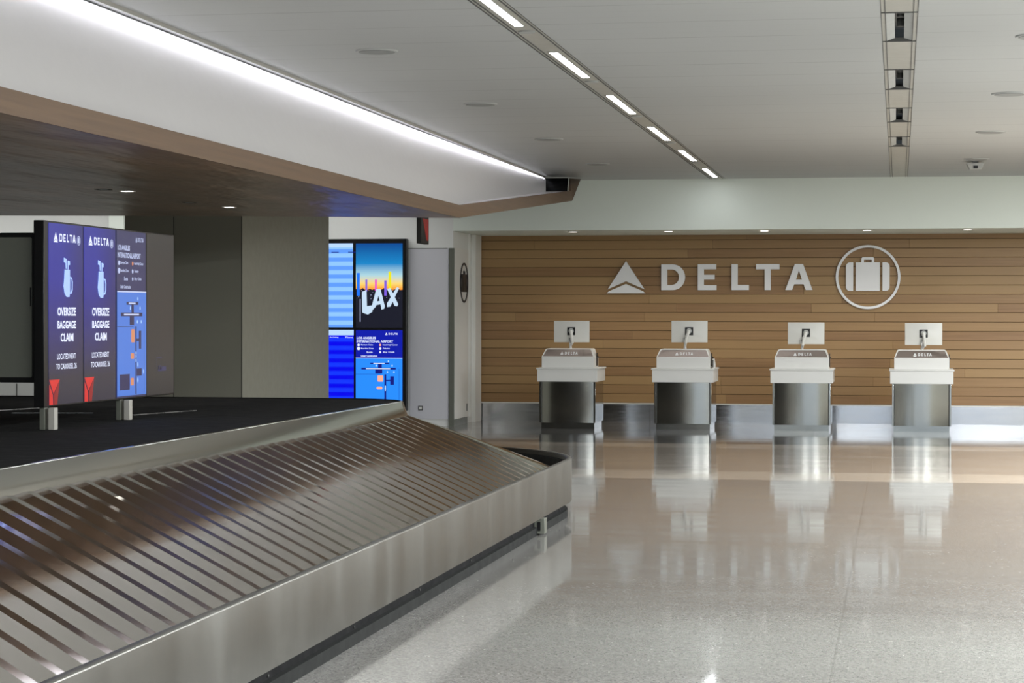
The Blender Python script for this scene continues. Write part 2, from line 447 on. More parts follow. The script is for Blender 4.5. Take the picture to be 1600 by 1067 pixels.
# ceiling with gaps left for the two recessed service strips
c = MB()
LX0, LX1 = -2.853, -2.62
RX0, RX1 = -0.128, 0.127
c.box(-18, LX0, -10, BULK, CEIL, CEIL+0.12); c.box(LX1, RX0, -10, BULK, CEIL, CEIL+0.12); c.box(RX1, 16, -10, BULK, CEIL, CEIL+0.12)
struct(c.build('ceiling', 'ceiling'), 'grey plank ceiling of the hall', 'ceiling')
# bulkhead over the alcove
struct(MB().box(-6.86, 16, BULK, WOODY+0.3, 3.053, CEIL+0.12).build('wall_bulkhead', 'bulk'), 'pale green-white bulkhead above the timber wall', 'wall')
# white wall left
w = MB().box(-18, -6.86, BULK, WOODY+0.3, 0, CEIL+0.12)
struct(w.build('wall_left', 'wall'), 'white wall behind the carousel', 'wall')
# cladding panels of the white wall: joints
p = MB().box(-7.55, -6.93, BULK-0.012, BULK, 0.11, 2.775)
struct(p.build('trim_1', 'wall_panel'), 'lavender-white wall panel right of the display wall', 'wall panel')
p = MB(); p.box(-6.922, -6.842, BULK-0.03, BULK-0.001, 0.0, 2.785)
struct(p.build('trim_2', 'cab_grey'), 'steel corner guard on the white wall', 'corner guard')
# return wall facing right, with panels
p = MB().box(-6.86, -6.835, BULK+0.03, WOODY-1.05, 0.11, 2.79)
struct(p.build('trim_3', 'white'), 'white panel of the alcove return wall', 'wall panel')
p = MB().box(-6.86, -6.845, BULK+0.03, WOODY-1.05, 0.0, 0.10)
struct(p.build('baseboard_left', 'cab_grey'), 'steel skirting at the foot of the alcove return wall', 'baseboard')
p = MB(); p.box(-6.86, -6.82, WOODY-0.95, WOODY-0.93, 0.1, 3.05); p.box(-6.86, -6.90+0.1, WOODY-0.60, WOODY-0.1, 0.0, 3.05)
struct(p.build('trim_4', 'white'), 'white post where the return wall meets the timber wall', 'trim')
# left white wall lines
p = MB(); p.box(-18, -12.6, BULK-0.004, BULK, 2.815, 2.83); p.box(-14.08, -14.065, BULK-0.004, BULK, 0.2, 0.62); p.box(-9.2, -6.95, BULK-0.004, BULK, 2.777, 2.785)
struct(p.build('trim_5', 'gasket'), 'thin dark joints between white wall panels', 'panel joint')
struct(MB().box(-12.45, -12.2, BULK-0.15, BULK, 0, CEIL).build('trim_6', 'bulk'), 'pale strip added for the lit corner beside the grey column', 'lit strip')  # pale box puts the brighter, lit wall corner into colour

# timber wall
wood = MB()
z0, z1, rows = 0.305, 3.12, 19
ph = (z1-z0)/rows
for r in range(rows):
    x = -6.95 - random.random()*2.5
    while x < 9:
        L = random.choice((2.4, 3.0, 3.6, 4.2))*random.uniform(0.85, 1.15)
        a, b = max(x, -6.86), min(x+L, 9)
        if b > a: wood.box(a, b-0.001, WOODY, WOODY+0.02, z0+r*ph+0.0028, z0+(r+1)*ph-0.0028)
        x += L
wall = wood.build('wall_back', 'wood_wall', bevel=0.003, seg=1)
struct(wall, 'timber board wall behind the four counters', 'wall')
b = MB().box(-6.9, 16, WOODY+0.02, WOODY+0.1, 0, 3.2).build('backing', 'dark_gap', wall)
# steel base, its ledge and panel joints
base = MB()
for a in range(-7, 9, 3):
    base.box(max(a, -6.86), a+3-0.004, WOODY-0.03, WOODY+0.02, 0.0, 0.285)
bo = base.build('baseboard_back', 'steel_base')
struct(bo, 'mirror-like steel skirting along the timber wall', 'baseboard')
MB().box(-6.86, 9, WOODY-0.04, WOODY+0.02, 0.285, 0.303).build('ledge', 'white', bo)

# rear wall with tall openings to daylight, and the right hand wall
for k, (a, b_) in enumerate(((-18, -10.1), (-8.9, -6.6), (-3.8, -2.9), (4.6, 16))):
    struct(MB().box(a, b_, -10.2, -10, 0, CEIL).build('wall_rear', 'grey_panel'), 'grey wall behind the viewer', 'wall')
struct(MB().box(16, 16.2, -10, 37, 0, CEIL).build('wall_right', 'grey_panel'), 'grey wall far to the right', 'wall')
struct(MB().box(-18.2, -18, -10, 37, 0, CEIL).build('wall_far_left', 'grey_panel'), 'grey wall beyond the carousel', 'wall')

# ------------------------------------------------------------------ recessed service strips in the ceiling
st = MB()
st.box(LX0, LX1, -10, BULK, CEIL+0.006, CEIL+0.03)
lstrip = struct(st.build('trim_7', 'strip_panel'), 'recessed grey ceiling channel holding the linear lights', 'ceiling channel')
e = MB()
for x in (LX0, LX0+0.03, LX1-0.03, LX1):
    e.box(x-0.003, x+0.003, -10, BULK, CEIL-0.002, CEIL+0.02)
e.build('edge_rail', 'ceil_gap', lstrip)
st = MB()
# the right strip: plain tiles alternate with open bays
bays = [(15.55+3.5*k, 17.2+3.5*k) for k in range(-7, 4)]
bays = [(12.2, 13.8), (15.66, 17.29), (19.25, 20.92), (22.77, 24.40), (26.38, 27.86)]
prev = -10
for a, b_ in bays:
    st.box(RX0, RX1, prev, a, CEIL+0.004, CEIL+0.03); prev = b_
    st.box(RX0, RX0+0.03, a, b_, CEIL+0.004, CEIL+0.25); st.box(RX1-0.03, RX1, a, b_, CEIL+0.004, CEIL+0.25)
st.box(RX0, RX1, prev, BULK, CEIL+0.004, CEIL+0.03)
rstrip = struct(st.build('trim_8', 'strip_panel'), 'ceiling channel with square open bays', 'ceiling channel')
e = MB()
for x in (RX0, RX0+0.03, RX1-0.03, RX1):
    e.box(x-0.0025, x+0.0025, -10, BULK, CEIL-0.002, CEIL+0.02)
for a, b_ in bays:
    for y in (a, b_): e.box(RX0, RX1, y-0.012, y+0.012, CEIL-0.002, CEIL+0.03)
e.build('edge_rail', 'ceil_gap', rstrip)
MB().box(RX0, RX1, -10, BULK, CEIL+0.25, CEIL+0.27).build('channel_top', 'ceil_gap', rstrip)
words = ['nearest', 'second', 'third', 'farthest']
for k, (a, b_) in enumerate(bays[1:]):
    f = empty('recessed_downlight', (0, (a+b_)/2, CEIL+0.12), 'dark spotlight in the right ceiling channel, %s' % ['nearest to the viewer', 'second nearest', 'second from the bulkhead', 'closest to the bulkhead'][k], 'ceiling light', 'dark spotlights in the right ceiling channel')
    # reflector wings either side, and the dark lamp housing between
    r = MB()
    for s in (-1, 1):
        x_in, x_out = s*0.035, s*0.095
        r.add([(x_out, a+0.02, CEIL+0.005), (x_out, b_-0.02, CEIL+0.005), (x_in, b_-0.02, CEIL+0.025), (x_in, a+0.02, CEIL+0.025)], [(0, 1, 2, 3)])
        r.add([(x_in, a+0.02, CEIL+0.025), (x_in, b_-0.02, CEIL+0.025), (x_in, b_-0.02, CEIL+0.16), (x_in, a+0.02, CEIL+0.16)], [(0, 1, 2, 3)])
    r.build('reflector', 'disc', f)
    hsg = MB().box(-0.034, 0.034, a+0.03, b_-0.03, CEIL+0.09, CEIL+0.14)
    hsg.build('housing', 'black', f)
    for q in (0.3, 0.62):
        yy = a+(b_-a)*q; MB().cyl((0.006, yy), 0.027, CEIL+0.035, CEIL+0.09, 18).build('lamp_head', 'gasket', f)
# linear lights
spans = [(17.551+3.49*k, 19.423+3.49*k) for k in range(-6, 5)]
names = {-1: 'cut by the picture top', 0: 'second nearest', 1: 'third nearest', 2: 'fourth from the viewer', 3: 'second from the bulkhead', 4: 'closest to the bulkhead'}
lin_proto = None
for k in range(-6, 5):
    a = 17.551+3.51*k
    cx = -2.738
    if lin_proto is None:
        f = empty('linear_light', (cx, a, CEIL))
        MB().box(cx-0.034, cx+0.034, a, a+1.88, CEIL-0.001, CEIL+0.005).build('lens', 'lamp', f)
        fr = MB(); 
        for x0, x1, y0, y1 in ((cx-0.05, cx-0.034, a-0.02, a+1.90), (cx+0.034, cx+0.05, a-0.02, a+1.90), (cx-0.034, cx+0.034, a-0.02, a), (cx-0.034, cx+0.034, a+1.88, a+1.90)):
            fr.box(x0, x1, y0, y1, CEIL-0.002, CEIL+0.005)
        fr.build('frame', 'strip_panel', f)
        lin_proto = f
    else:
        f = copy_tree(lin_proto); f.location = (cx, a, CEIL)
    lab = names.get(k, 'behind the viewer')
    tag(f, 'slim linear light in the left ceiling channel, ' + lab, 'ceiling light', 'linear lights in the ceiling channel')
for k, y in enumerate((16.263, 19.798, 23.271, 26.822, 30.302)):
    f = MB().cyl((-2.738, y), 0.062, CEIL-0.006, CEIL+0.005, 24)
    o = f.build('sprinkler_cover', 'disc')
    tag(o, 'small round cover plate in the left ceiling channel, %s' % ['nearest, just past the cut-off light', 'second nearest', 'third from the viewer', 'second from the bulkhead', 'closest to the bulkhead'][k], 'cover plate', 'round cover plates in the ceiling channel')
# round speakers
sp_proto = None
pos = [(-4.11, 17.2), (-4.11, 21.63), (-4.11, 26.0), (-4.11, 30.3), (1.03, 17.1), (1.03, 21.45), (1.03, 25.8), (1.02, 30.15)]
sl = ['left row, nearest the viewer', 'left row, second from the viewer', 'left row, third from the viewer', 'left row, closest to the bulkhead', 'right row, cut by the right edge of the picture', 'right row, second nearest', 'right row, third nearest', 'right row, directly above the small camera']
for (x, y), lb in zip(pos, sl):
    if sp_proto is None:
        f = empty('ceiling_speaker', (x, y, CEIL))
        MB().cyl((x, y), 0.165, CEIL-0.012, CEIL-0.001, 40, 0.172).build('rim', 'disc', f, smooth=False)
        MB().cyl((x, y), 0.145, CEIL-0.016, CEIL-0.0125, 40).build('grille', 'grille', f)
        sp_proto = f
    else:
        f = copy_tree(sp_proto); f.location = (x, y, CEIL)
    tag(f, 'round grey ceiling speaker, ' + lb, 'ceiling speaker', 'round speakers in the ceiling')
# small camera under the ceiling
f = empty('ceiling_camera', (1.02, 30.6, CEIL), 'small grey trapezoid security camera hanging under the ceiling at right', 'security camera')
fxz = lambda a, b, d: (a, d, b)
MB().prism([(0.90, 3.80), (1.14, 3.80), (1.10, 3.715), (0.94, 3.715)], fxz, 30.5, 30.75).build('housing', 'disc', f, bevel=0.006)
MB().box(0.99, 1.05, 30.49, 30.5, 3.725, 3.76).build('lens', 'black', f)
MB().box(0.98, 1.06, 30.58, 30.68, 3.80, CEIL).build('mount', 'disc', f)
# alcove downlights
dl = None
for k, x in enumerate((-5.04, -3.54, -2.05, -0.48, 1.03, 2.55)):
    y = 34.35
    if dl is None:
        f = empty('alcove_downlight', (x, y, 3.053))
        MB().cyl((x, y), 0.085, 3.046, 3.0525, 28).build('rim', 'white', f)
        MB().cyl((x, y), 0.062, 3.043, 3.0458, 28).build('lens', 'alcove_lens', f)
        dl = f
    else:
        f = copy_tree(dl); f.location = (x, y, 3.053)
    tag(f, 'round downlight under the bulkhead, ' + ['leftmost, above the leftmost counter', 'above the gap right of the leftmost counter' , 'between the second and third counters', 'left of the rightmost counter', 'right of the rightmost counter', 'beyond the right edge of the picture'][k], 'downlight', 'downlights over the timber wall')
    L = bpy.data.lights.new('alcove_spot', 'SPOT'); L.energy = 75; L.spot_size = math.radians(120); L.spot_blend = 0.9; L.color = (1.0, 0.93, 0.84); L.shadow_soft_size = 0.05
    lo = bpy.data.objects.new('alcove_spot', L); COL.objects.link(lo); lo.location = (x, y, 3.03); lo.rotation_euler = (math.radians(12), 0, 0)

# ------------------------------------------------------------------ canopy
cn = empty('timber_canopy', (-7.5, 15, 2.79), 'timber-edged canopy with glowing white upstand hanging over the carousel', 'canopy')
ZU = 2.79; SL = 0.0767; HS = 0.14
def zu(y): return ZU + max(0, y-23.6)*0.0752
Yn = -2.0
EX = -4.725     # outer edge
XL = -14.5
yf = [Yn, 23.6, 31.5]
def edge_x(y): return EX if y < 24 else EX+(y-24)/7.5*0.09
# underside panel, split where the plane folds (left half of the fold skewed as in the hall)
s = MB()
fold = [(EX, 23.7), (-7.0, 22.9), (-9.6, 22.4), (XL, 21.2)]
s.add([(EX+0.0005, Yn, ZU-0.002), (XL, Yn, ZU-0.002)] + [(x, y, ZU-0.002) for x, y in reversed(fold)], [(0, 1, 2, 3, 4, 5)])
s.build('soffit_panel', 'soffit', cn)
s = MB()
far = [(edge_x(31.5), 31.5, zu(31.5)), (-7.0, 31.5, zu(31.5)), (-9.6, 31.5, zu(31.5)), (XL, 31.5, zu(31.5))]
vs = [(x, y, ZU) for x, y in fold] + far
s.add(vs, [(0, 1, 5, 4), (1, 2, 6, 5), (2, 3, 7, 6)])
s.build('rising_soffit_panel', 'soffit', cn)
# edge trim: wood board, folded upward, then steeply to the ceiling
path = [(EX, Yn, ZU), (EX, 23.7, ZU), (edge_x(31.5), 31.5, zu(31.5)), (-4.76, 33.3, CEIL-0.02)]
tr = MB(); T = 0.05
def dz(i): return HS
vs = []
for i, (x, y, z) in enumerate(path):
    if i < 3: top = (x-0.004, y, z+HS if i < 2 else z+HS)
    else: top = (x-0.004, y, z)
    vs.append(((x, y, z), (x, y, z+HS), (x-T, y, z+HS), (x-T, y, z)))
vs[2] = ((path[2][0], 31.5, path[2][2]), (path[2][0]-0.01, 31.45, path[2][2]+HS), (path[2][0]-T, 31.45, path[2][2]+HS), (path[2][0]-T, 31.5, path[2][2]))
vs[3] = ((-4.77, 33.3, CEIL-0.02), (-4.90, 33.1, CEIL-0.02), (-4.92, 33.1, CEIL-0.02), (-4.80, 33.3, CEIL-0.02))
fl = [q for v in vs for q in v]; fs = []
for i in range(3):
    a = i*4
    for k in range(4): fs.append((a+k, a+(k+1) % 4, a+4+(k+1) % 4, a+4+k))
fs += [(0, 1, 2, 3), (12, 13, 14, 15)]
tr.add(fl, fs).build('edge_trim', 'wood_edge', cn)
# top ledge behind the trim
lg = MB()
lp = [(EX-T, -0.2), (-4.96, -0.2)]
rows_ = [(Yn, ZU+HS-0.004), (23.7, ZU+HS-0.004), (31.5, zu(31.5)+HS-0.004)]
vs = []
for y, z in rows_:
    vs += [(edge_x(y)-T+0.002, y, z), (-5.10, y, z+0.0)]
lg.add(vs, [(0, 1, 3, 2), (2, 3, 5, 4)]).build('ledge', 'fascia_white', cn)
# white upstand leaning back to the ceiling
fa = MB()
def up_row(q):
    """q 0..1 along the level part, 1..2 along the rising part"""
    if q <= 1: y = Yn+(23.7-Yn)*q; return (-4.935, y, ZU+HS-0.01), (-5.375, y, CEIL-0.012)
    t = q-1
    yb = 23.7+7.6*t; yt = 23.7+9.45*t
    return (-4.935-0.055*t, yb, zu(yb)+HS-0.01), (-5.375+0.09*t, yt, CEIL-0.012)
vs = []; NR = 26; NC = 6
for i in range(NR+1):
    q = i/6 if i <= 6 else 1+(i-6)/(NR-6)
    p0, p1 = up_row(q)
    for k in range(NC+1): vs.append(tuple(p0[j]+(p1[j]-p0[j])*k/NC for j in range(3)))
fa.add(vs, [(i*(NC+1)+k, i*(NC+1)+k+1, (i+1)*(NC+1)+k+1, (i+1)*(NC+1)+k) for i in range(NR) for k in range(NC)])
fa.build('upstand_panel', 'fascia_white', cn, smooth=True)
MB().add([(-7.5, 31.7, 3.46), (-4.74, 31.7, 3.46), (-4.925, 33.05, CEIL-0.02), (-7.5, 33.05, CEIL-0.02)], [(0, 1, 2, 3)]).build('void_shade_sheet', 'matt_black', cn)  # black sheet stands in for the darkness inside the open canopy tip
# LED line in the gap below the ceiling
MB().box(-5.285, -5.262, Yn, 32.9, CEIL-0.016, CEIL-0.001).build('light_strip', 'led', cn)
MB().box(-5.258, -5.250, Yn, 32.9, CEIL-0.03, CEIL-0.001).build('light_strip_lip', 'strip_panel', cn)
# canopy spotlights
def canopy_light(x, y, lit, label):
    f = empty('recessed_spotlight', (x, y, ZU), label, 'downlight', 'square spotlights in the canopy underside')
    fr = MB(); s_ = 0.055
    for x0, x1, y0, y1 in ((-s_, -s_+0.012, -0.07, 0.07), (s_-0.012, s_, -0.07, 0.07), (-s_+0.012, s_-0.012, -0.07, -0.058), (-s_+0.012, s_-0.012, 0.058, 0.07)):
        fr.box(x+x0, x+x1, y+y0, y+y1, ZU-0.006, ZU-0.0005)
    fr.build('frame', 'white' if lit else 'gasket', f)
    MB().box(x-0.043, x+0.043, y-0.058, y+0.058, ZU-0.004, ZU-0.0006).build('lens', 'spot_lens' if lit else 'disc', f)
    if lit:
        L = bpy.data.lights.new('canopy_spot', 'SPOT'); L.energy = 22; L.spot_size = math.radians(75); L.spot_blend = 0.6; L.shadow_soft_size = 0.04; L.color = (1, 0.96, 0.9)
        lo = bpy.data.objects.new('canopy_spot', L); COL.objects.link(lo); lo.location = (x, y, ZU-0.02)
canopy_light(-6.56, 18.2, True, 'lit square spotlight in the canopy underside, left and nearer one')
canopy_light(-6.51, 21.0, True, 'lit square spotlight in the canopy underside, right and farther one')
canopy_light(-6.68, 17.95, False, 'dim square spotlight left of the nearer lit one in the canopy')
canopy_light(-6.62, 20.1, False, 'dim square spotlight left of the farther lit one in the canopy')

# ------------------------------------------------------------------ grey column under the canopy
X1 = -7.901
co = MB()
def seg(x0, x1, y0, y1):
    zt = lambda y: zu(y)-0.004+ (0.10 if False else 0)
    b0, b1 = zt(y0), zt(y1)
    co.add([(x0, y0, 0), (x1, y0, 0), (x1, y1, 0), (x0, y1, 0), (x0, y0, b0), (x1, y0, b0), (x1, y1, b1), (x0, y1, b1)],
           [(0, 1, 2, 3), (4, 5, 6, 7), (0, 1, 5, 4), (1, 2, 6, 5), (2, 3, 7, 6), (3, 0, 4, 7)])
seg(-9.40, -8.780, 26.0, 30.18); seg(-8.768, X1, 26.0, 30.18)
colo = co.build('clad_column', 'grey_panel', bevel=0.004)
tag(colo, 'wide grey panelled column behind the carousel under the canopy', 'column')
co = MB(); co.box(-8.782, -8.766, 26.006, 26.05, 0, 2.93); co.box(X1-0.006, X1+0.002, 25.998, 26.006, 0, 2.93)
co.build('panel_joint', 'gasket', colo)

# ------------------------------------------------------------------ display wall on the white wall
dw = empty('display_wall', (-8.4, BULK, 0), 'tall black-framed wall of four screens on the white wall', 'display')
fw = lambda a, b, d: (a, BULK-0.15-d, b)
# casing
MB().box(-9.25, -7.576, BULK-0.15, BULK-0.002, 0.24, 2.932).build('casing', 'black', dw, bevel=0.008)
def scr(x0, x1, z0, z1, mat, name='screen', label=None):
    o = MB().prism(rect(x0, z0, x1, z1), fw, 0.001, 0.006).build(name, mat, dw)
    if label: o['label'] = label
    return o
ux0, ux1 = -8.385, -7.636
s1 = scr(-9.16, -8.432, 1.545, 2.862, 'stripe_light', label='screen with pale blue rows')
s2 = scr(ux0, ux1, 1.540, 2.860, 'screen_sky', label='screen with a sunset skyline and three white letters')
s3 = scr(-9.16, -8.420, 0.30, 1.505, 'stripe_dark', label='screen with deep blue rows')
s4 = scr(ux0, ux1, 0.30, 1.500, 'g_navy', label='screen with an airport map')
m = MB(); m.prism(rect(-9.16, 2.80, -8.432, 2.862), fw, 0.0065, 0.008); m.prism(rect(-9.16, 1.42, -8.42, 1.505), fw, 0.0065, 0.008); m.build('header_bar', 'g_pale', s1)
m = MB()
for q in range(3): m.prism(rect(-9.05+q*0.27, 2.716, -8.93+q*0.27, 2.728), fw, 0.0085, 0.009)
m.build('row_lettering', 'g_mapdark', s1)
m = MB()
for q, tx in enumerate(('Carousel', 'Arriving', 'Time')): text_polys(m, tx, -9.06+q*0.25, -8.90+q*0.235, 1.375, 1.40, fw, 0.009, 0.01)
m.build('row_lettering', 'g_white', s3)
# skyline picture: ground, towers, airport letters
def S2(u, v): return (ux0+(ux1-ux0)*u, 2.860-(2.860-1.540)*v)
m = MB()
gr = [S2(0, 1), S2(1, 1)] + [S2(1-k/20, 0.545+0.012*math.sin(k*2.1)+0.006*math.cos(k*5)) for k in range(21)]
m.flat(gr, fw, 0.0065); m.build('skyline_ground', 'g_dark', s2)
def bar(u0, u1, v0, v1, mat, nm='light_tower'):
    a = S2(u0, v1); b = S2(u1, v0); MB().prism(rect(a[0], a[1], b[0], b[1]), fw, 0.007, 0.0075).build(nm, mat, s2)
bar(0.02, 0.085, 0.35, 0.62, 'g_blue'); bar(0.205, 0.245, 0.43, 0.57, 'g_violet'); bar(0.41, 0.45, 0.43, 0.56, 'g_magenta')
bar(0.61, 0.66, 0.44, 0.62, 'g_violet'); bar(0.70, 0.76, 0.335, 0.55, 'g_yellow')
bar(0.085, 0.10, 0.66, 0.93, 'g_white_dim', 'lamp_post')
def poly(pts, mb): mb.prism([S2(*q) for q in pts], fw, 0.008, 0.0085)
m = MB()
poly([(0.13, 0.58), (0.23, 0.55), (0.24, 0.745), (0.35, 0.735), (0.36, 0.81), (0.26, 0.845), (0.20, 0.835), (0.14, 0.82)], m)
m.build('letter', 'g_lax', s2)
m = MB()
poly([(0.34, 0.75), (0.44, 0.54), (0.53, 0.54), (0.54, 0.60), (0.485, 0.62), (0.43, 0.75), (0.36, 0.79)], m)
poly([(0.53, 0.54), (0.62, 0.74), (0.61, 0.775), (0.55, 0.785), (0.53, 0.72), (0.485, 0.62)], m)
poly([(0.43, 0.69), (0.53, 0.68), (0.54, 0.72), (0.42, 0.735)], m)
m.build('letter', 'g_lax', s2)
m = MB()
poly([(0.67, 0.54), (0.74, 0.53), (0.91, 0.72), (0.89, 0.745), (0.83, 0.74)], m)
poly([(0.88, 0.52), (0.93, 0.53), (0.74, 0.75), (0.67, 0.755), (0.67, 0.71)], m)
m.build('letter', 'g_lax', s2)
def noise_dots(n, u0, u1, v0, v1, mat, r=0.006):
    m = MB()
    for k in range(n):
        u = random.uniform(u0, u1); v = random.uniform(v0, v1); a = S2(u, v)
        m.flat(circ(a[0], a[1], r*random.uniform(0.5, 1.3), 6), fw, 0.0068)
    m.build('city_lights', mat, s2)
noise_dots(26, 0.0, 1.0, 0.555, 0.66, 'g_white_dim'); noise_dots(14, 0.02, 0.95, 0.535, 0.56, 'g_orange')

# airport information screen contents, (u right 0..1, v down 0..1)
def info_screen(parent, fr, dim, w, h):
    white = 'g_white_dim' if dim else 'g_white'; mp = 'g_map_dim' if dim else 'g_map'
    dk = 'g_mapdark_dim' if dim else 'g_mapdark'; og = 'g_orange_dim' if dim else 'g_orange'
    F2 = lambda a, b, d: fr(a, 1-b, d)       # b counted upward in unit space
    R = lambda m, u0, v0, u1, v1, d: m.flat(rect(u0, 1-v1, u1, 1-v0), F2, d)
    def txt(m, s_, u0, u1, v0, v1, bold=0.02):
        q = MB(); text_polys(q, s_, u0, u1, 1-v1, 1-v0, F2, 0.004, bold); q.build('text_line', white, parent)
    m = MB()
    delta_word(m, 0.63, 0.90, 1-0.062, 1-0.030, F2, 0.0035, 0.004)
    txt(m, 'LOS ANGELES', 0.02, 0.43, 0.085, 0.117, 0.03); txt(m, 'INTERNATIONAL AIRPORT', 0.02, 0.80, 0.130, 0.162, 0.03)
    for i, (s_, u0, u1, v) in enumerate((('Baggage Claim', 0.11, 0.37, 0.193), ('Boarding Zone', 0.11, 0.38, 0.240), ('Shuttle', 0.23, 0.36, 0.286), ('Under Construction', 0.11, 0.46, 0.334), ('Need Help? Center', 0.58, 0.90, 0.193), ('Ticketing', 0.58, 0.73, 0.240), ('Sky Club', 0.58, 0.83, 0.286))):
        txt(m, s_, u0, u1, v-0.011, v+0.011, 0.02)
    m.build('airline_lettering', white, parent)
    m = MB(); asp = w/h
    for u, v, r in ((0.06, 0.193, 0.028), (0.06, 0.240, 0.034), (0.525, 0.24, 0.026), (0.525, 0.286, 0.022)): m.flat(circ(u, 1-v, r, 20, r*asp), F2, 0.004)
    m.build('icons', white, parent)
    m = MB(); m.flat(circ(0.525, 1-0.193, 0.025, 12, 0.025*asp), F2, 0.004); 
    for a in ((0.47, 0.59, 0.59, 0.67), (0.45, 0.735, 0.57, 0.77)): m.flat(rrect(a[0], 1-a[3], a[2], 1-a[1], 0.015), F2, 0.005)
    if dim: m.flat(rrect(0.45, 1-0.93, 0.56, 1-0.885, 0.01), F2, 0.005)
    m.build('map_marker', og, parent)
    m = MB(); R(m, 0.0, 0.36, 1.0, 0.99, 0.0035); m.build('map_field', mp, parent)
    m = MB(); R(m, 0.0, 0.36, 1.0, 0.368, 0.0042); m.build('map_border', white, parent)
    m = MB()
    for a in ((0.31, 0.425, 0.72, 0.442), (0.12, 0.49, 0.86, 0.512), (0.48, 0.442, 0.56, 0.49), (0.42, 0.512, 0.57, 0.565), (0.0, 0.572, 0.55, 0.575),
              (0.615, 0.575, 0.655, 0.985), (0.74, 0.60, 0.82, 0.71), (0.655, 0.648, 0.74, 0.663), (0.925, 0.50, 0.93, 0.98)): R(m, *a, 0.0045)
    if dim:
        for a in ((0.08, 0.86, 0.42, 0.955), (0.66, 0.83, 0.84, 0.875)): R(m, *a, 0.0045)
    m.build('map_buildings', dk, parent)
    m = MB()
    for u, v in ((0.70, 0.405), (0.44, 0.462), (0.78, 0.462), (0.68, 0.545), (0.82, 0.545), (0.635, 0.755), (0.635, 0.735), (0.635, 0.78)): m.flat(circ(u, 1-v, 0.015, 10, 0.022*asp*1.0), F2, 0.005)
    if dim:
        for u, v in ((0.70, 0.805), (0.90, 0.85), (0.70, 0.90)): m.flat(circ(u, 1-v, 0.015, 10, 0.03*asp), F2, 0.005)
    m.build('map_pins', 'g_pale', parent)
    m = MB(); R(m, 0.38, 0.428, 0.62, 0.438, 0.0052); R(m, 0.22, 0.496, 0.74, 0.506, 0.0052); m.build('map_caption', white if not dim else 'g_white_dim', parent)
info_screen(s4, lambda a, b, d: (ux0+(ux1-ux0)*a, BULK-0.156-d, 1.5-b*1.2), False, 0.75, 1.2)

# socket on the wall and little key plate on the return wall
f = empty('wall_socket', (-7.376, BULK-0.012, 0.28), 'small grey socket plate low on the white wall panel', 'socket')
MB().box(-7.412, -7.34, BULK-0.02, BULK-0.0125, 0.245, 0.315).build('plate', 'gasket', f)
MB().box(-7.398, -7.354, BULK-0.022, BULK-0.020, 0.259, 0.301).build('insert', 'white', f)
o = MB().box(-6.835, -6.828, 34.82, 34.86, 0.20, 0.32).build('key_switch', 'black'); tag(o, 'tiny black switch plate low on the alcove return wall', 'switch')
# oval-looking round luggage sign on the return wall
fr_ = lambda a, b, d: (-6.834+d, a, b)
m = MB(); cy, cz = 34.575, 2.255
m.ring(circ(cy, cz, 0.318), circ(cy, cz, 0.288), fr_, 0, 0.012)
rs = m.build('luggage_sign', 'sign_dark'); tag(rs, 'round dark luggage sign on the alcove return wall, seen edge-on', 'sign')
m = MB(); suitcase(m, cy, cz-0.005, 0.215, fr_, 0, 0.012); m.build('suitcase_symbol', 'sign_dark', rs)

# ------------------------------------------------------------------ big wall sign
fs_ = lambda a, b, d: (a, WOODY-d, b)
sg = empty('airline_sign', (-3.0, WOODY, 2.35), 'raised white airline name with arrowhead emblem on the timber wall', 'sign')
m = MB(); delta_mark(m, -4.719, -4.083, 2.101, 2.626, fs_, 0.01, 0.05); m.build('emblem', 'sign_white', sg)
for ch, x0_, x1_ in (('D', -3.821, -3.431), ('E', -3.223, -2.919), ('L', -2.674, -2.394), ('T', -2.279, -1.901), ('A', -1.806, -1.371)):
    m = MB(); letter(m, ch, x0_, 2.152, x1_-x0_, 0.42, fs_, 0.01, 0.05); m.build('letter', 'sign_white', sg)
m = MB(); m.ring(circ(-0.486, 2.36, 0.514, 72), circ(-0.486, 2.36, 0.474, 72), fs_, 0.01, 0.05)
ls = m.build('luggage_sign', 'sign_white'); tag(ls, 'raised white ring sign with suitcase on the timber wall', 'sign')
m = MB(); suitcase(m, -0.4895, 2.366, 0.3465, fs_, 0.01, 0.05); m.build('suitcase_symbol', 'sign_white', ls)

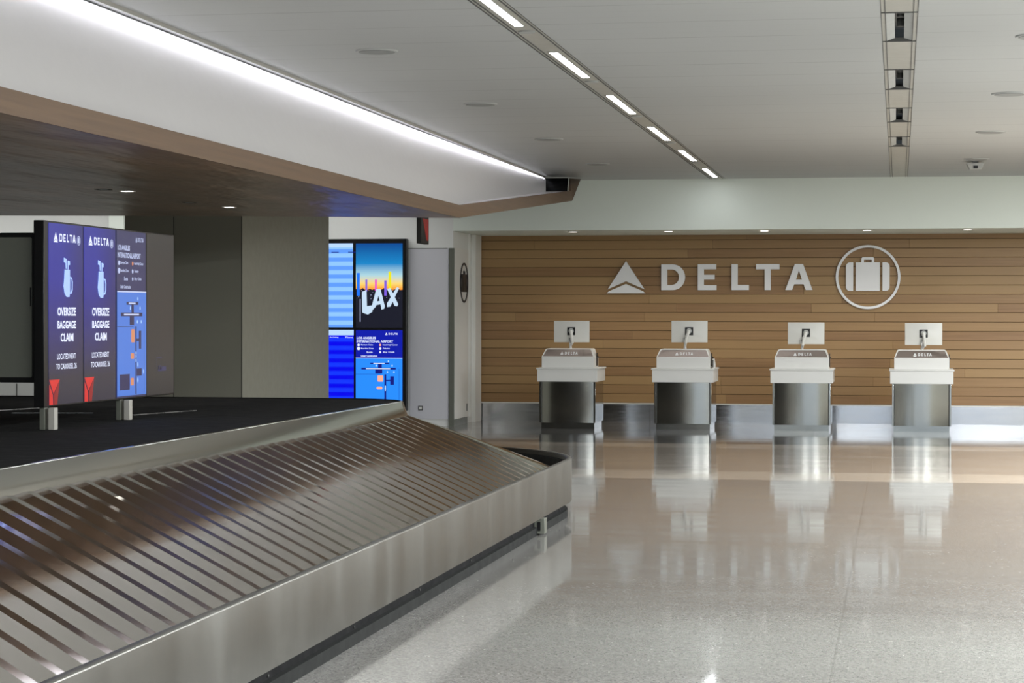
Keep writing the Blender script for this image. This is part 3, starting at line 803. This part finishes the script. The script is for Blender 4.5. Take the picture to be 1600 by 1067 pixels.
# ------------------------------------------------------------------ counters
def make_counter():
    t = empty('service_counter', (0, 0, 0))
    D = 0.94
    # convex steel front
    m = MB(); n = 24; pts = []
    for i in range(n+1):
        x = -0.405+0.81*i/n; pts.append((x, 0.032-0.027*(1-(x/0.405)**2)))
    vs = [(x, y, z) for x, y in pts for z in (0.09, 0.72)]
    m.add(vs, [(2*i, 2*i+2, 2*i+3, 2*i+1) for i in range(n)])
    fp = m.build('front_panel', 'steel_counter', t, smooth=True)
    m = MB()
    m.box(-0.434, -0.408, 0.0, D, 0.09, 0.72); m.box(0.408, 0.434, 0.0, D, 0.09, 0.72); m.box(-0.408, 0.408, 0.04, D, 0.09, 0.72)
    m.build('body', 'steel_counter', t, bevel=0.002)
    for q in (-0.4065, 0.4065): MB().box(q-0.0025, q+0.0025, 0.0, 0.03, 0.09, 0.72).build('front_seam', 'gasket', t)
    m = MB(); m.box(-0.41, 0.41, 0.06, D-0.02, 0.0, 0.09); m.build('plinth', 'steel_counter', t)
    m = MB(); m.box(-0.464, 0.464, -0.02, D-0.02, 0.72, 0.910); m.build('apron', 'counter_white', t, bevel=0.004)
    m = MB(); m.box(-0.479, 0.479, -0.035, D, 0.9105, 0.932); m.build('worktop', 'counter_white', t, bevel=0.004)
    m = MB(); m.box(-0.405, 0.405, 0.05, 0.55, 0.9325, 1.10); m.build('riser', 'counter_white', t, bevel=0.005)
    # hood: slanted face with rounded upper corners and a white rim
    def out(w0, w1, z0_, z1_, r):
        pts = [(-w0, z0_), (w0, z0_)]
        for q in range(6):
            a = math.radians(15+75*q/5); pts.append((w1-r+r*math.cos(a), z1_-r+r*math.sin(a)))
        for q in range(6):
            a = math.radians(90+75*q/5); pts.append((-w1+r+r*math.cos(a), z1_-r+r*math.sin(a)))
        return pts
    # face plane leans back: y grows with z
    fh = lambda a, b, d: (a, 0.055+(b-1.10)*0.9-d, b)
    m = MB(); m.ring(out(0.405, 0.368, 1.1005, 1.225, 0.035), out(0.388, 0.352, 1.108, 1.212, 0.028), fh, -0.35, 0.004)
    m.build('hood_rim', 'counter_white', t)
    m = MB(); m.prism(out(0.388, 0.352, 1.108, 1.212, 0.028), fh, -0.34, 0.0)
    hd = m.build('hood_panel', 'hood_steel', t)
    m = MB(); delta_word(m, -0.125, 0.147, 1.128, 1.180, fh, 0.0, 0.004); m.build('airline_lettering', 'sign_white', hd)
    m = MB(); m.box(0.406, 0.43, 0.35, 0.45, 1.085, 1.105); m.box(0.4055, 0.415, 0.30, 0.42, 0.96, 1.16); m.build('side_bracket', 'black', t)
    return t
def make_monitor(zb, ua, lb):
    t = empty('monitor', (0, 0, 0))
    # seen from the back: shell with a raised pyramid centre
    W2, H2 = 0.2765, 0.166
    m = MB()
    zc = 0
    vs = [(-W2, 0.02, -H2), (W2, 0.02, -H2), (W2, 0.02, H2), (-W2, 0.02, H2),
          (-W2, 0.0, -H2), (W2, 0.0, -H2), (W2, 0.0, H2), (-W2, 0.0, H2),
          (-0.10, -0.045, -0.075), (0.10, -0.045, -0.075), (0.10, -0.045, 0.09), (-0.10, -0.045, 0.09)]
    m.add(vs, [(0, 1, 2, 3), (0, 1, 5, 4), (1, 2, 6, 5), (2, 3, 7, 6), (3, 0, 4, 7), (4, 5, 9, 8), (5, 6, 10, 9), (6, 7, 11, 10), (7, 4, 8, 11), (8, 9, 10, 11)])
    m.build('back_shell', 'plastic_white', t, bevel=0.004)
    MB().box(-W2+0.012, W2-0.012, 0.0202, 0.024, -H2+0.012, H2-0.012).build('screen', 'black', t)
    MB().box(-0.062, 0.062, -0.052, -0.045, -0.055, 0.068).build('mount_plate', 'black', t, bevel=0.003)
    pr = lambda a, b, d: (a, d, b)
    m = MB(); m.prism(circ(0, 0.01, 0.042, 24), pr, -0.068, -0.052); m.build('swivel', 'disc', t, bevel=0.004)
    m = MB(); m.tube([(0.0, -0.08, 0.02), (ua*0.35, -0.092, -0.04), (ua*0.9, -0.095, -0.12), (ua, -0.07, -0.18)], [0.026, 0.024, 0.021, 0.021], 12)
    m.build('upper_arm', 'plastic_white', t, smooth=True)
    m = MB(); m.tube([(lb, -0.02, zb), (lb, -0.02, zb+0.025), (lb, -0.03, -0.18), (lb-0.005, -0.055, -0.09)], [0.026, 0.026, 0.024, 0.020], 12)
    m.tube([(ua, -0.07, -0.15), ((ua+lb)/2, -0.055, -0.19), (lb, -0.02, -0.215)], 0.022, 12)
    m.build('lower_arm', 'chrome', t, smooth=True)
    return t
cp = None; mp_ = None
CY0 = 33.45
mon = [(-4.990, 1.485), (-3.163, 1.489), (-1.385, 1.467), (0.372, 1.461)]
cl = ['leftmost, nearest the white corner', 'second from the left, below the airline name', 'third from the left, below the end of the airline name', 'rightmost, below and right of the suitcase sign']
for k, x in enumerate((-4.995, -3.225, -1.436, 0.342)):
    if cp is None: cp = make_counter(); c_ = cp
    else: c_ = copy_tree(cp)
    mo = make_monitor(1.2262-mon[k][1], (0.022, -0.05, -0.045, 0.02)[k], (-0.012, -0.062, -0.058, -0.02)[k])
    c_.location = (x, CY0, 0); tag(c_, 'white and steel service counter, ' + cl[k], 'counter', 'service counters along the timber wall')
    mo.location = (mon[k][0], CY0+0.42, mon[k][1]); tag(mo, 'white monitor seen from behind on the counter that is ' + cl[k].split(',')[0], 'monitor', 'monitors on the service counters')
f = empty('document_printer', (-2.775, CY0+0.30, 0.9325), 'small white wedge-shaped printer on the second counter from the left, right of its riser', 'printer')
MB().prism([(-2.792, 0.933), (-2.755, 0.933), (-2.755, 0.985), (-2.775, 1.075), (-2.792, 1.075)], lambda a, b, d: (a, d, b), CY0+0.22, CY0+0.42).build('housing', 'counter_white', f, bevel=0.003)
MB().box(-2.791, -2.777, CY0+0.214, CY0+0.22, 0.945, 1.06).build('paper_slot', 'black', f)
# ------------------------------------------------------------------ hanging blade sign
f = empty('hanging_sign', (-6.55, 30.25, 2.73), 'narrow dark hanging sign with a red emblem seen edge-on near the canopy tip', 'sign')
MB().box(-6.60, -6.54, 30.0, 30.53, 2.73, 3.16).build('casing', 'gasket', f, bevel=0.004)
MB().box(-6.5395, -6.535, 30.01, 30.50, 2.745, 3.15).build('screen', 'sign_dark', f)
fh_ = lambda a, b, d: (-6.5345+d, a, b)
M['sign_red'] = plain('sign_red', rgb(205, 48, 46), 0.4)
m = MB(); m.prism([(30.10, 3.08), (30.48, 3.08), (30.47, 2.78), (30.36, 2.78)], fh_, 0, 0.002); m.build('red_emblem', 'sign_red', f)
m = MB(); m.tube([(-6.57, 30.12, 3.16), (-6.57, 30.12, zu(30.12)-0.002)], 0.01); m.tube([(-6.57, 30.4, 3.16), (-6.57, 30.4, zu(30.4)-0.002)], 0.01); m.build('hanger_rod', 'gasket', f)

# ------------------------------------------------------------------ baggage carousel
car = empty('baggage_carousel', (-7.6, 10, 0), 'stainless steel sloping-plate baggage carousel in the foreground', 'baggage carousel')
XR = -2.738                 # outer fascia face
RI = 0.70; YC = 18.45; XC = -4.15-RI
XO = -2.875
YS = 2.0                    # near end
XW = -10.45                 # centre of the far corner's counterpart
def path_pt(off, s):
    """off = distance inward from the outer fascia; s = run along it"""
    RO = XR-XC
    if s <= YC: return (XR-off, s)
    arc = RO*math.pi/2
    t = (s-YC)
    if t <= arc:
        ph_ = t/RO; r = RO-off
        return (XC+r*math.cos(ph_), YC+r*math.sin(ph_))
    return (XC-(t-arc), YC+RO-off)
SMAX = YC+(XR-XC)*math.pi/2+5.6
def samples(s0, s1, fine=0.12):
    out = [s0]
    for q in (YC,): 
        if s0 < q < s1: out.append(q)
    arc = (XR-XC)*math.pi/2
    n = 22
    for i in range(1, n+1): out.append(YC+arc*i/n)
    out.append(s1)
    return sorted(set([o for o in out if s0 <= o <= s1]))
def sweep(profile, s0=YS, s1=SMAX, closed=True):
    ss = samples(s0, s1); n = len(profile); vs = []; fs = []
    for s_ in ss:
        for off, z in profile:
            x, y = path_pt(off, s_); vs.append((x, y, z))
    for i in range(len(ss)-1):
        for k in range(n if closed else n-1):
            fs.append((i*n+k, i*n+(k+1) % n, (i+1)*n+(k+1) % n, (i+1)*n+k))
    if closed: fs += [tuple(range(n)), tuple(range((len(ss)-1)*n, len(ss)*n))]
    return MB().add(vs, fs)
# fascia with a rolled top edge
prof = [(0.0, 0.136), (0.0, 0.488), (0.003, 0.496), (0.010, 0.501), (0.034, 0.501), (0.042, 0.497), (0.046, 0.488), (0.046, 0.43), (0.04, 0.43), (0.03, 0.48), (0.012, 0.48), (0.012, 0.136)]
sweep(prof).build('fascia', 'steel_fascia', car)
sweep([(0.046, 0.46), (0.062, 0.455), (0.062, 0.36), (0.046, 0.36)]).build('bumper_strip', 'dark_rubber', car)
sweep([(0.06, 0.0), (0.06, 0.36), (0.09, 0.36), (0.09, 0.0)]).build('recess_panel', 'matt_black', car)
kp = sweep([(0.035, 0.0), (0.035, 0.062), (0.06, 0.066), (0.0605, 0.0)]).build('kick_plate', 'dark_rubber', car)
m = MB()
for yb in (9.6, 11.2, 12.8, 14.4, 16.0, 17.6, 18.3):
    MB().prism(circ(yb, 0.085, 0.008, 10), lambda a, b, d: (XR-0.06+d, a, b), 0.0, 0.006).build('bolt', 'gasket', car)
# sloped bed beneath the plates
def zslope(u): return 0.371+(0.852-0.371)*u+0.005*4*u*(1-u)
O0 = 0.070; O1 = XR+4.15
sweep([(O0+0.01, 0.345), (O1, 0.83), (O1, 0.79), (O0+0.01, 0.31)]).build('bed', 'matt_black', car)
# overlapping plates
pitch = 0.25
def plate(s0):
    m = MB(); nu = 14; ts = [0.0, 0.22, 0.44, 0.645, 0.66, 0.675, 0.83, 1.0, 1.03]
    def hgt(t):
        if t <= 0.66: return 0.0050*t/0.66
        return 0.0050*(1-(t-0.66)/0.34)
    vs = []
    for i in range(nu+1):
        u = i/nu
        off = O0+(O1-O0)*u
        lead = 0.80*u-0.07*u*u
        for t in ts:
            # outer and inner ends are rounded like a crescent
            uu = off
            s_ = s0+lead+t*pitch
            RO = XR-XC
            if s_ > YC:  # round the corner keep the plate wedge-shaped
                pass
            x, y = path_pt(uu, s_)
            z = zslope(u)+hgt(t)
            vs.append((x, y, z))
    n = len(ts); N = len(vs)
    vs2 = [(x, y, z-0.005) for x, y, z in vs]
    fs = []
    for i in range(nu):
        for k in range(n-1):
            a = i*n+k; fs.append((a, a+1, a+n+1, a+n)); fs.append((N+a, N+a+n, N+a+n+1, N+a+1))
    for k in range(n-1):
        fs.append((k, N+k, N+k+1, k+1)); a = nu*n+k; fs.append((a, a+1, N+a+1, N+a))
    for i in range(nu):
        a = i*n; fs.append((a, a+n, N+a+n, N+a)); a = i*n+n-1; fs.append((a, N+a, N+a+n, a+n))
    m.add(vs+vs2, fs)
    o = m.build('slope_plate', 'steel_plate', car, smooth=True, sharp=2)
    return o
s_ = YS+0.2; k = 0
while s_ < YC+2.6:
    plate(s_); s_ += pitch
# ridge band and island top
O2 = XR+4.20
sweep([(O1-0.004, 0.842), (O2-0.008, 0.974), (O2-0.003, 0.980), (O2+0.012, 0.982), (O2+0.012, 0.83)]).build('ridge_band', 'steel_band', car)
ss = samples(YS, SMAX)
pl = [path_pt(O2+0.012, q) for q in ss]
poly_ = [(x, y) for x, y in pl] + [(pl[-1][0], YS)]
m = MB(); m.prism(poly_, lambda a, b, d: (a, b, d), 0.80, 0.972)
m.build('island_top', 'matt_black', car)
m = MB()
for (xa, ya, xb, yb) in ((-7.2, 14.9, -6.75, 16.7), (-6.6, 15.78, -6.0, 15.9), (-5.62, 15.55, -5.39, 16.5)):
    m = MB(); d = Vector((xb-xa, yb-ya)).normalized(); nn = Vector((-d.y, d.x))*0.012
    m.add([(xa+nn.x, ya+nn.y, 0.9722), (xb+nn.x, yb+nn.y, 0.9722), (xb-nn.x, yb-nn.y, 0.9722), (xa-nn.x, ya-nn.y, 0.9722),
           (xa+nn.x, ya+nn.y, 0.977), (xb+nn.x, yb+nn.y, 0.977), (xb-nn.x, yb-nn.y, 0.977), (xa-nn.x, ya-nn.y, 0.977)],
          [(0, 1, 2, 3), (4, 5, 6, 7), (0, 1, 5, 4), (1, 2, 6, 5), (2, 3, 7, 6), (3, 0, 4, 7)])
    m.build('seam_glint_strip', 'steel', car)  # steel strips stand for light reflected along seams of the island top
# sensor box under the fascia
sb = MB().box(XR-0.062, XR+0.022, 17.0, 17.12, 0.012, 0.132).build('sensor_box', 'cab_grey', car, bevel=0.004)
MB().prism(rrect(XR-0.035, 0.035, XR-0.010, 0.105, 0.006), lambda a, b, d: (a, 17.0-d, b), 0.0, 0.003).build('slot', 'black', sb)

# ------------------------------------------------------------------ display row on the island
FX = -5.40; PY0 = 13.505; PW = 0.628; ZT = 2.322; ZB = 1.118
row = empty('display_totem', (FX, 14.7, 0.972), 'row of four portrait screens on posts on top of the carousel island', 'display')
# body
MB().box(FX-0.075, FX-0.004, PY0-0.06, PY0+4*PW+0.01, ZB, ZT).build('casing', 'black', row, bevel=0.004)
labels = ['screen with golf bag and red emblem, nearest', 'screen with golf bag and red emblem, second', 'screen with airport map', 'dark switched-off screen']
mats = ['screen_blue', 'screen_blue', 'g_navy_dim', 'g_off']
for i in range(4):
    y0 = PY0+i*PW
    fi = (lambda yy: (lambda a, b, d: (FX+d, yy+0.012+a*(PW-0.024), ZT-0.012-b*(ZT-ZB-0.024))))(y0)
    pz = MB().prism(rect(0, 0, 1, 1), fi, -0.004, 0.0).build('screen', mats[i], row); pz['label'] = labels[i]
    F2 = (lambda g: (lambda a, b, d: g(a, 1-b, d)))(fi)
    if i < 2:
        m = MB()
        delta_word(m, 0.13, 0.77, 1-0.105, 1-0.05, F2, 0.002, 0.003)
        for tx, u0, u1, v0, v1, bd in (('OVERSIZE', 0.24, 0.78, 0.462, 0.510, 0.03), ('BAGGAGE', 0.24, 0.78, 0.537, 0.582, 0.03), ('CLAIM', 0.33, 0.70, 0.607, 0.654, 0.03), ('LOCATED NEXT', 0.23, 0.77, 0.720, 0.751, 0.01), ('TO CAROUSEL 26', 0.20, 0.80, 0.775, 0.806, 0.01)):
            q_ = MB(); text_polys(q_, tx, u0, u1, 1-v1, 1-v0, F2, 0.003, bd); q_.build('text_line', 'g_white', pz)
        m.build('airline_lettering', 'g_white', pz)
        asp = PW/(ZT-ZB)
        m = MB(); m.ring(circ(0.865, 1-0.085, 0.05, 24, 0.05*asp), circ(0.865, 1-0.085, 0.043, 24, 0.043*asp), F2, 0.002, 0.003)
        suitcase(m, 0.865, 1-0.085, 0.022, F2, 0.002, 0.003)
        m.build('luggage_symbol', 'g_white_dim', pz)
        m = MB()
        P = lambda pts: m.flat([(a, 1-b) for a, b in pts], F2, 0.003)
        P([(0.44, 0.252), (0.60, 0.252), (0.60, 0.385), (0.585, 0.405), (0.50, 0.405), (0.44, 0.385), (0.41, 0.345), (0.43, 0.30)])
        P([(0.42, 0.186), (0.50, 0.192), (0.505, 0.248), (0.475, 0.248), (0.47, 0.216), (0.42, 0.212)])
        P([(0.53, 0.20), (0.60, 0.205), (0.60, 0.226), (0.56, 0.226), (0.56, 0.25), (0.53, 0.25)])
        o_ = [(0.61, 0.29), (0.66, 0.295), (0.685, 0.32), (0.68, 0.365), (0.65, 0.385), (0.61, 0.388)]
        i_ = [(0.61, 0.30), (0.645, 0.303), (0.66, 0.325), (0.655, 0.36), (0.635, 0.375), (0.61, 0.378)]
        m.ring([(a, 1-b) for a, b in o_], [(a, 1-b) for a, b in i_], F2, 0.002, 0.003)
        m.build('golf_bag_symbol', 'g_bag', pz)
        m = MB(); m.flat([(a, 1-b) for a, b in [(0.0, 0.862), (0.30, 0.862), (0.12, 0.94)]], F2, 0.003); m.flat([(a, 1-b) for a, b in [(0.0, 0.885), (0.10, 0.945), (0.11, 1.0), (0.0, 1.0)]], F2, 0.003)
        m.build('red_emblem', 'g_red', pz)
        m = MB(); m.flat([(a, 1-b) for a, b in [(0.30, 0.862), (0.225, 1.0), (0.135, 1.0), (0.13, 0.945)]], F2, 0.003); m.build('red_emblem_dark_part', 'g_darkred', pz)  # darker red part of the displayed emblem
    elif i == 2:
        info_screen(pz, fi, True, PW, ZT-ZB)
    else:
        m = MB(); text_polys(m, 'zoom', 0.42, 0.70, 1-0.86, 1-0.82, F2, 0.003, 0.0) if False else None
        m.flat(rect(0.34, 1-0.775, 0.54, 1-0.769), F2, 0.003); m.flat(rect(0.34, 1-0.84, 0.346, 1-0.775), F2, 0.003)
        m.flat(rect(0.40, 1-0.855, 0.70, 1-0.845), F2, 0.003); m.ring(rrect(0.42, 1-0.85, 0.52, 1-0.82, 0.01), rrect(0.44, 1-0.845, 0.50, 1-0.827, 0.006), F2, 0.002, 0.003); m.flat(rect(0.54, 1-0.846, 0.70, 1-0.828), F2, 0.003)
        m.build('logo', 'g_navy_dim', pz)
# posts
for (x0_, x1_, yy) in ((-5.445, -5.412, 13.46), (-5.404, -5.362, 13.48), (-5.428, -5.402, 14.86), (-5.394, -5.346, 14.87)):
    pass
pm = []
for yy in (13.49, 14.90):
    m = MB(); m.box(-5.395, -5.352, yy, yy+0.06, 0.973, 1.115); m.build('post', 'strip_panel', row, bevel=0.003)
    m = MB(); m.box(-5.45, -5.415, yy-0.01, yy+0.05, 0.973, 1.20); m.build('post', 'cab_grey', row, bevel=0.003)
# the rear cabinet of the row, seen from its end: rounded black shell with a grey inset
sh = MB().prism(rrect(-5.755, 1.275, -5.476, 2.245, 0.03), lambda a, b, d: (a, 13.52+d, b), 0.0, 2.4).build('rear_cabinet', 'black', row)
MB().prism(rrect(-5.742, 1.31, -5.515, 2.215, 0.012), lambda a, b, d: (a, 13.52+d, b), -0.006, 0.0).build('end_panel', 'cab_grey', sh)['label'] = 'dull grey end panel'
MB().box(-5.525, -5.517, 13.508, 13.514, 1.77, 1.89).build('handle_slot', 'black', sh)
